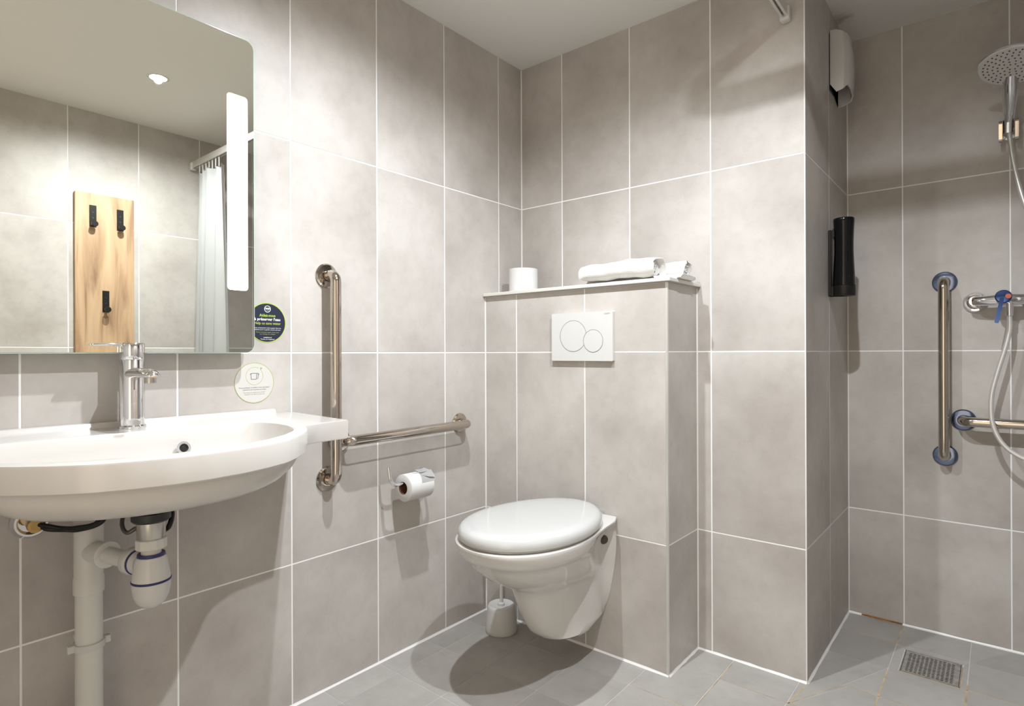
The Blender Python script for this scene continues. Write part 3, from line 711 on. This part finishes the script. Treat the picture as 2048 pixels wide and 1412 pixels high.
for i, (y, z, kd, s) in enumerate(path):
    a = path[max(0, i-1)]; b = path[min(len(path)-1, i+1)]; ty, tz = b[0]-a[0], b[1]-a[1]; l = math.hypot(ty, tz) or 1; ny, nz = -tz/l, ty/l
    xa, xb = towel_x(kd, s, 0, i), towel_x(kd, s, 1, i); row = []
    for j in range(NXT+1):
        t = j/NXT; x = xa+(xb-xa)*t; dent = .0022*math.sin(x*40+i*.25)+.0014*math.sin(x*93+i*.6)
        sk = (t-.5)*.012; sag = (-.009*(1-t)**2 if kd == 0 and z > zs_+.02 else 0)
        th_ = thick*(.55 if j in (0, NXT) else 1)
        row.append((Vector((x, y+ny*(th_*.5)+dent*.5*ny+sk, max(zs_-.0055, z+nz*(th_*.5)+dent*nz+sag))), Vector((x, y-ny*(th_*.5)+dent*.5*ny+sk, max(zs_-.0055, z-nz*(th_*.5)+dent*nz+sag)))))
    gridA.append(row)
va = [[(bm.verts.new(p), bm.verts.new(q)) for p, q in row] for row in gridA]
for i in range(len(va)-1):
    for j in range(NXT):
        for s in (0, 1): bm.faces.new((va[i][j][s], va[i+1][j][s], va[i+1][j+1][s], va[i][j+1][s]))
    for j in (0, NXT): bm.faces.new((va[i][j][0], va[i+1][j][0], va[i+1][j][1], va[i][j][1]))
for i in (0, len(va)-1):
    for j in range(NXT): bm.faces.new((va[i][j][0], va[i][j+1][0], va[i][j+1][1], va[i][j][1]))
obj('rolled_layers', bm, 'towel', tw, True, angle=70)
bm = bmesh.new()
R = []
for j in range(12):
    t = j/11; x = .700+(.785-.700)*t; e_ = 1-max(0, t-.3)/.7*.30
    prof = [(-.205, .0005), (-.209, .006), (-.203, .0125), (-.16, .0155+.0006*math.sin(j)), (-.085, .0155), (-.058, .012), (-.056, .005), (-.061, .0005)]
    R.append([(x+.004*math.sin(k*1.7+j), -.14+(y+.14)*e_, 1.2316+z) for k, (y, z) in enumerate(prof)])
loft(bm, R)
# the folded base layer lies under the rolls
base = obj('folded_layer', bm, 'towel', tw, True, angle=60)
tw.children[0].location = tw.children[0].location + Vector((0, 0, .0105)) if False else tw.children[0].location
for ch in tw.children:
    pass

# ------------------------------------------------------------------ soap dispenser on the pillar side
dx, dy = 1.141, .322
sd = thing('soap_dispenser', 'black waisted bottle dispenser on a wall bracket in the shower', 'dispenser', (SX, dy, 1.19))
pr = [(.0, 1.2245), (.0335, 1.2245), (.0335, 1.232), (.0325, 1.260), (.0305, 1.300), (.0290, 1.340), (.0290, 1.375), (.0302, 1.410), (.0318, 1.440), (.0320, 1.449), (.0305, 1.452), (.0285, 1.449), (0, 1.449)]
bm = bmesh.new(); lathe(bm, pr, (dx, dy, 0), (0, 0, 1), 44); obj('bottle', bm, 'black_gloss', sd, True, angle=50)
bm = bmesh.new(); lathe(bm, [(.0, 1.190), (.0335, 1.190), (.0345, 1.192), (.0345, 1.2235), (0, 1.2235)], (dx, dy, 0), (0, 0, 1), 44); B(bm, (SX+.001, dy-.018, 1.190), (dx, dy+.018, 1.2225), .001); obj('base_cup', bm, 'black_matt', sd, True, angle=40)
bm = bmesh.new(); B(bm, (SX+.0008, dy-.020, 1.190), (SX+.010, dy+.020, 1.415), .0015); prism(bm, [(SX+.009, 1.385), (dx-.025, 1.393), (dx-.025, 1.425), (SX+.009, 1.412)], (0, 0, 0), (1, 0, 0), (0, 0, 1), (0, 1, 0), dy-.014, dy+.014); obj('wall_bracket', bm, 'black_matt', sd)
o_ = Vector((dx+.0225, dy-.0225, 1.248)); uu = Vector((.7071, .7071, 0))
text('lettering', '[+', .012, o_, uu, (0, 0, 1), 'white_print', sd, depth=.0006)

# ------------------------------------------------------------------ white fixture high on the pillar side
hf = thing('wall_hair_dryer', 'white curved wall unit with open outlet high beside the shower ceiling', 'wall unit', (SX, .41, 1.99))
def hs(k, inn=0):
    return [(SX+.002, .337+inn), (1.118, .334+inn), (1.138-inn, .337+inn), (1.150-inn, .352+inn*.5), (1.155-inn, .385), (1.153-inn, .43), (1.142-inn, .462-inn*.5), (1.118, .472-inn), (SX+.002, .472-inn)]
bz = [1.940, 1.905, 1.945, 1.938, 1.915, 1.897, 1.889, 1.886, 1.886]
bz = [1.925, 1.893, 1.9, 1.915, 1.908, 1.900, 1.894, 1.888, 1.886]
tz = [2.112, 2.108, 2.098, 2.090, 2.084, 2.078, 2.074, 2.074, 2.076]
bm = bmesh.new(); rings = []
for t in (0, .25, .5, .75, .92, 1):
    f = 1+.10*math.sin(PI*min(1, t*1.0))-.12*(1-t)*0
    rings.append([(SX+.002+(x-SX-.002)*(f if t < .9 else .97-.0*(t-.9)), y, bz[k]+(tz[k]-bz[k])*t) for k, (x, y) in enumerate(hs(0))])
inner_ = [[(x, y, bz[k]+.001) for k, (x, y) in enumerate(hs(0, .004))], [(x, y, 1.965) for k, (x, y) in enumerate(hs(0, .004))]]
loft(bm, rings[::-1]+inner_, cap1=False, closed=True); obj('shell', bm, 'plastic', hf, True, angle=40)
bm = bmesh.new(); prism(bm, [(x, y) for x, y in hs(0, .005)], (0, 0, 0), (1, 0, 0), (0, 1, 0), (0, 0, 1), 1.955, 1.960); obj('inner_shade_plate', bm, 'inside_shade', hf)  # black plate put in for the shade inside the open outlet
bm = bmesh.new(); B(bm, (SX+.0006, .330, 1.905), (SX+.002, .476, 2.10)); obj('backplate', bm, 'rubber', hf)

# ------------------------------------------------------------------ shower head, bracket, hose, mixer
sh_ = thing('hand_shower', 'round chrome hand shower with perforated face in its wall bracket', 'shower head', (1.585, .55, 1.78))
hc = Vector((1.580, .405, 1.867)); hn = Vector((-.12, -.34, -1)).normalized()
bm = bmesh.new(); lathe(bm, [(0, -.020), (.03, -.019), (.065, -.012), (.084, -.004), (.0875, .001), (.0865, .005), (.084, .006)], hc, hn, 56); obj('head', bm, 'chrome', sh_, True, angle=50)
bm = bmesh.new(); lathe(bm, [(.084, .0055), (.082, .0075), (0, .0085)], hc, hn, 56); hd_f = obj('spray_face', bm, 'nozzle', sh_, True)
bm = bmesh.new(); u_, v_, _ = frame(hn)
for rr, nn_ in ((.012, 6), (.024, 10), (.036, 16), (.048, 20), (.060, 26), (.071, 30)):
    for k in range(nn_):
        a = 2*PI*k/nn_+rr*40; p = hc+hn*.0075+u_*rr*math.cos(a)+v_*rr*math.sin(a); lathe(bm, [(.0022, 0), (.0022, .0016), (0, .002)], p, hn, 8)
nd = obj('nozzle', bm, 'nozzle_dot', sh_); nd['kind'] = 'stuff'
hb = Vector((1.570, .575, 1.742)); bm = bmesh.new()
ht = hc + Vector((-.003, .045, -.012))
tube(bm, [ht, ht.lerp(hb, .15), ht.lerp(hb, .4), ht.lerp(hb, .7), ht.lerp(hb, .95), hb+Vector((0, .002, -.03))], [.014, .0195, .0205, .0165, .0140, .0125], 24); obj('handle', bm, 'chrome', sh_, True)
br = thing('shower_bracket', 'chrome wall bracket holding the hand shower', 'bracket', (1.575, SY, 1.72))
bm = bmesh.new(); lathe(bm, [(.022, .0008), (.022, .006), (.014, .010), (.012, .04)], (1.572, SY, 1.725), (0, -1, 0), 28); obj('wall_mount', bm, 'chrome', br, True)
for s in (-1, 1):
    bm = bmesh.new(); prism(bm, rrect(-.014, -.036, .014, .032, .011, 5), (1.571+s*.0205, .580, 1.722), (0, .97, .24), (0, -.24, .97), (s, 0, 0), -.0045, .0045)
    obj('clamp_jaw', bm, 'steel', br, True)
ho = thing('shower_hose', 'silvery flexible hose looping from the mixer to the hand shower', 'hose', (1.57, .55, 1.0))
bm = bmesh.new()
low = [(1.571, .562, 1.118), (1.571, .560, 1.07), (1.560, .555, 1.01), (1.540, .548, .93), (1.525, .543, .85), (1.527, .538, .77), (1.548, .532, .71), (1.585, .528, .672), (1.635, .525, .655), (1.69, .525, .68), (1.725, .53, .75), (1.728, .54, .9), (1.712, .545, 1.05), (1.688, .55, 1.2), (1.655, .552, 1.32), (1.625, .555, 1.41), (1.600, .56, 1.51), (1.583, .565, 1.61), (1.574, .572, 1.69), (1.571, .578, 1.716)]
tube(bm, smooth_path(low, 10), .0072, 14); obj('tube', bm, 'hose', ho, True)
mxr = thing('shower_mixer', 'chrome shower mixer tap with a single lever on the shower wall', 'shower mixer', (1.56, SY, 1.17))
for x in (1.483, 1.635):
    bm = bmesh.new(); lathe(bm, [(.034, .0008), (.0345, .006), (.030, .013), (.024, .014), (.020, .018), (.019, .034), (.016, .035), (.016, .06)], (x, SY, 1.168), (0, -1, 0), 36); obj('rosette', bm, 'chrome', mxr, True)
bm = bmesh.new(); tube(bm, [(1.478, .580, 1.168), (1.486, .578, 1.168), (1.52, .574, 1.168), (1.56, .570, 1.168), (1.60, .574, 1.168), (1.635, .578, 1.168), (1.642, .580, 1.168)], [.014, .0165, .0175, .0215, .0175, .0165, .014], 28)
lathe(bm, [(.021, 0), (.021, .03), (.019, .032)], (1.556, .568, 1.170), (0, -1, .12), 32)
lathe(bm, [(.0105, 0), (.0105, .05)], (1.571, .562, 1.165), (0, 0, -1), 20)
obj('body', bm, 'chrome', mxr, True, angle=40)
bm = bmesh.new(); lathe(bm, [(.019, 0), (.0215, .002), (.0215, .014), (.019, .017), (0, .018)], (1.556, .536, 1.174), (0, -1, .12), 36); cp = obj('lever_cap', bm, 'blue_film', mxr, True)
cp['label'] = 'blue-tinted reflective cap'
bm = bmesh.new(); prism(bm, rrect(-.0055, -.083, .0055, 0, .003, 3), (1.553, .521, 1.172), Vector((1, 0, -.18)).normalized(), Vector((.18, .12, 1)).normalized(), (0, -1, 0), -.004, .004); obj('lever', bm, 'blue_film', cp)
bm = bmesh.new(); lathe(bm, [(.0075, 0), (.0075, .001)], (1.568, .5185, 1.176), (0, -1, .12), 20); obj('red_mark', bm, 'red_mark', cp)

# ------------------------------------------------------------------ curtain rod and curtain
rd = thing('curtain_rod', 'L-shaped shower curtain rail below the ceiling with white wall bracket', 'curtain rail', (1.048, -.2, 2.03))
rp = fillet([(1.046, -.012, 2.035), (1.046, -.565, 2.035), (RX-.012, -.565, 2.035)], .11, 10)
def rail(bm, pts, w, h, slot):
    R = []
    for i, p in enumerate(pts):
        a = pts[max(0, i-1)]; b = pts[min(len(pts)-1, i+1)]; t = (b-a).normalized(); n = Vector((-t.y, t.x, 0)); z = Vector((0, 0, 1))
        R.append([p-n*w+z*h, p+n*w+z*h, p+n*w-z*h, p+n*slot-z*h, p+n*slot+z*h*.2, p-n*slot+z*h*.2, p-n*slot-z*h, p-n*w-z*h])
    return loft(bm, R)
obj('rail', rail(bmesh.new(), rp, .010, .017, .003), 'trim_metal', rd)
bm = bmesh.new(); B(bm, (1.031, -.030, 2.008), (1.061, -.0008, 2.052), .006, 3); obj('wall_bracket', bm, 'plastic', rd, True)
bm = bmesh.new(); B(bm, (RX-.030, -.58, 2.008), (RX-.0008, -.55, 2.052), .006, 3); obj('wall_bracket', bm, 'plastic', rd, True)
ct = thing('shower_curtain', 'white pleated shower curtain bunched at the end of its rail', 'curtain', (1.75, -.565, 2.0))
bm = bmesh.new(); R = []
NZ, NX = 24, 120
for i in range(NZ+1):
    t = i/NZ; z = 1.975-1.85*t; row = []
    for k in range(NX+1):
        s = k/NX; wdt = .265+.07*t; x = 1.612-.012*t+wdt*s
        ph = s*2*PI*4.3; amp = (.020+.030*t)*(1-.25*math.sin(s*9))
        y = -.565+amp*math.sin(ph+.5*math.sin(t*3))+.008*math.sin(ph*.37+t*2)
        row.append((x+.006*math.sin(2*ph+t*2), y, z + (.006*math.cos(ph) if i == 0 else 0)))
    R.append(row)
loft(bm, R, closed=False, cap0=False, cap1=False); bmesh.ops.solidify(bm, geom=bm.faces[:], thickness=.0012)
obj('cloth', bm, 'curtain', ct, True, angle=80)
for k in range(7):
    s = (k+.5)/7; bm = bmesh.new(); tube(bm, [(1.615+.27*s, -.565, 2.021), (1.615+.27*s, -.565, 1.968)], .0028, 8); obj('hook', bm, 'plastic', ct)

# ------------------------------------------------------------------ coat hook board on the right wall (seen in the mirror)
bd = thing('coat_hook_board', 'walnut coat hook board with three black hooks, reflected in the mirror', 'hook board', (RX, -.98, 1.3))
by0, by1 = -1.102, -.853; WX = RX-.0185
obj('board', box((WX, by0, .62), (RX-.0006, by1, 1.786), .0015), 'wood', bd)
for hy, hz in ((-1.030, 1.728), (-.9145, 1.726), (-.977, 1.315)):
    bm = bmesh.new(); B(bm, (WX-.003, hy-.0145, hz-.105), (WX-.0002, hy+.0145, hz), .0006); hk = obj('hook', bm, 'black_matt', bd)
    bm = bmesh.new(); lathe(bm, [(.006, 0), (.006, .022), (.0135, .023), (.0135, .034), (.012, .036), (0, .036)], (WX-.003, hy, hz-.094), (-1, 0, 0), 28); obj('peg', bm, 'black_matt', hk, True)
    for q in (.035, .062):
        bm = bmesh.new(); lathe(bm, [(.0035, 0), (.0035, .001), (0, .0012)], (WX-.003, hy, hz-q), (-1, 0, 0), 12); obj('screw', bm, 'rubber', hk)

# ------------------------------------------------------------------ shower drain
a0, b0, a1, b1 = DR
dn = thing('shower_drain', 'rectangular steel slotted drain grate in the shower floor', 'drain', ((a0+a1)/2, (b0+b1)/2, 0))
bm = bmesh.new()
for lo, hi in (((a0, b0), (a1, b0+.0025)), ((a0, b1-.0025), (a1, b1)), ((a0, b0), (a0+.0025, b1)), ((a1-.0025, b0), (a1, b1))): B(bm, (lo[0], lo[1], -.006), (hi[0], hi[1], .0012))
obj('frame', bm, 'drain_steel', dn)
bm = bmesh.new()
px0, px1, py0, py1 = a0+.004, a1-.004, b0+.004, b1-.004
NCX, NCY = 11, 13
xs = [px0, px0+.010]
cw = (px1-px0-.020)/NCX
xe = []
for k in range(NCX): xe += [px0+.010+cw*k, px0+.010+cw*(k+.62)]
xe = [px0]+xe+[px1]
chh = (py1-py0-.016)/NCY; ye = []
for k in range(NCY): ye += [py0+.008+chh*k, py0+.008+chh*(k+.62)]
ye = [py0]+ye+[py1]
for i in range(0, len(xe)-1, 2): B(bm, (xe[i], py0, -.0002), (xe[i+1], py1, .0010))
for j in range(0, len(ye)-1, 2): B(bm, (px0, ye[j], -.0002), (px1, ye[j+1], .0009))
obj('grate', bm, 'drain_steel', dn)
bm = bmesh.new(); B(bm, (a0+.001, b0+.001, -.0058), (a1-.001, b1-.001, -.0003)); obj('slot_shade', bm, 'inside_shade', dn)  # solid black block stands in for the shaded depth below the slots

# ------------------------------------------------------------------ ceiling downlights
for i, (lx, ly, lp, lc, lbl) in enumerate(DOWNLIGHTS):
    lb = ['round recessed ceiling downlight nearer the shower, reflected in the mirror', 'round recessed ceiling downlight above the toilet and washbasin'][i]
    dl = thing('ceiling_downlight', lb, 'downlight', (lx, ly, H), )
    bm = bmesh.new(); lathe(bm, [(.033, .0005), (.033, .002), (.041, .0018), (.0425, .0005)], (lx, ly, H), (0, 0, -1), 40, cap=False); obj('ring', bm, 'plastic', dl, True)
    bm = bmesh.new(); lathe(bm, [(.0325, .0005), (.032, .0022), (0, .0026)], (lx, ly, H), (0, 0, -1), 32); obj('lens', bm, 'bulb', dl)
    ld = bpy.data.lights.new('downlight', 'SPOT'); ld.energy = SPOT_W*lp; ld.spot_size = math.radians(lc); ld.spot_blend = lbl
    ld.shadow_soft_size = .016; ld.color = (.90, .955, 1.0)
    lo = bpy.data.objects.new('downlight_lamp', ld); COL.objects.link(lo); lo.location = (lx, ly, H-.008); lo.parent = dl; lo.matrix_parent_inverse = world_of(dl).inverted()
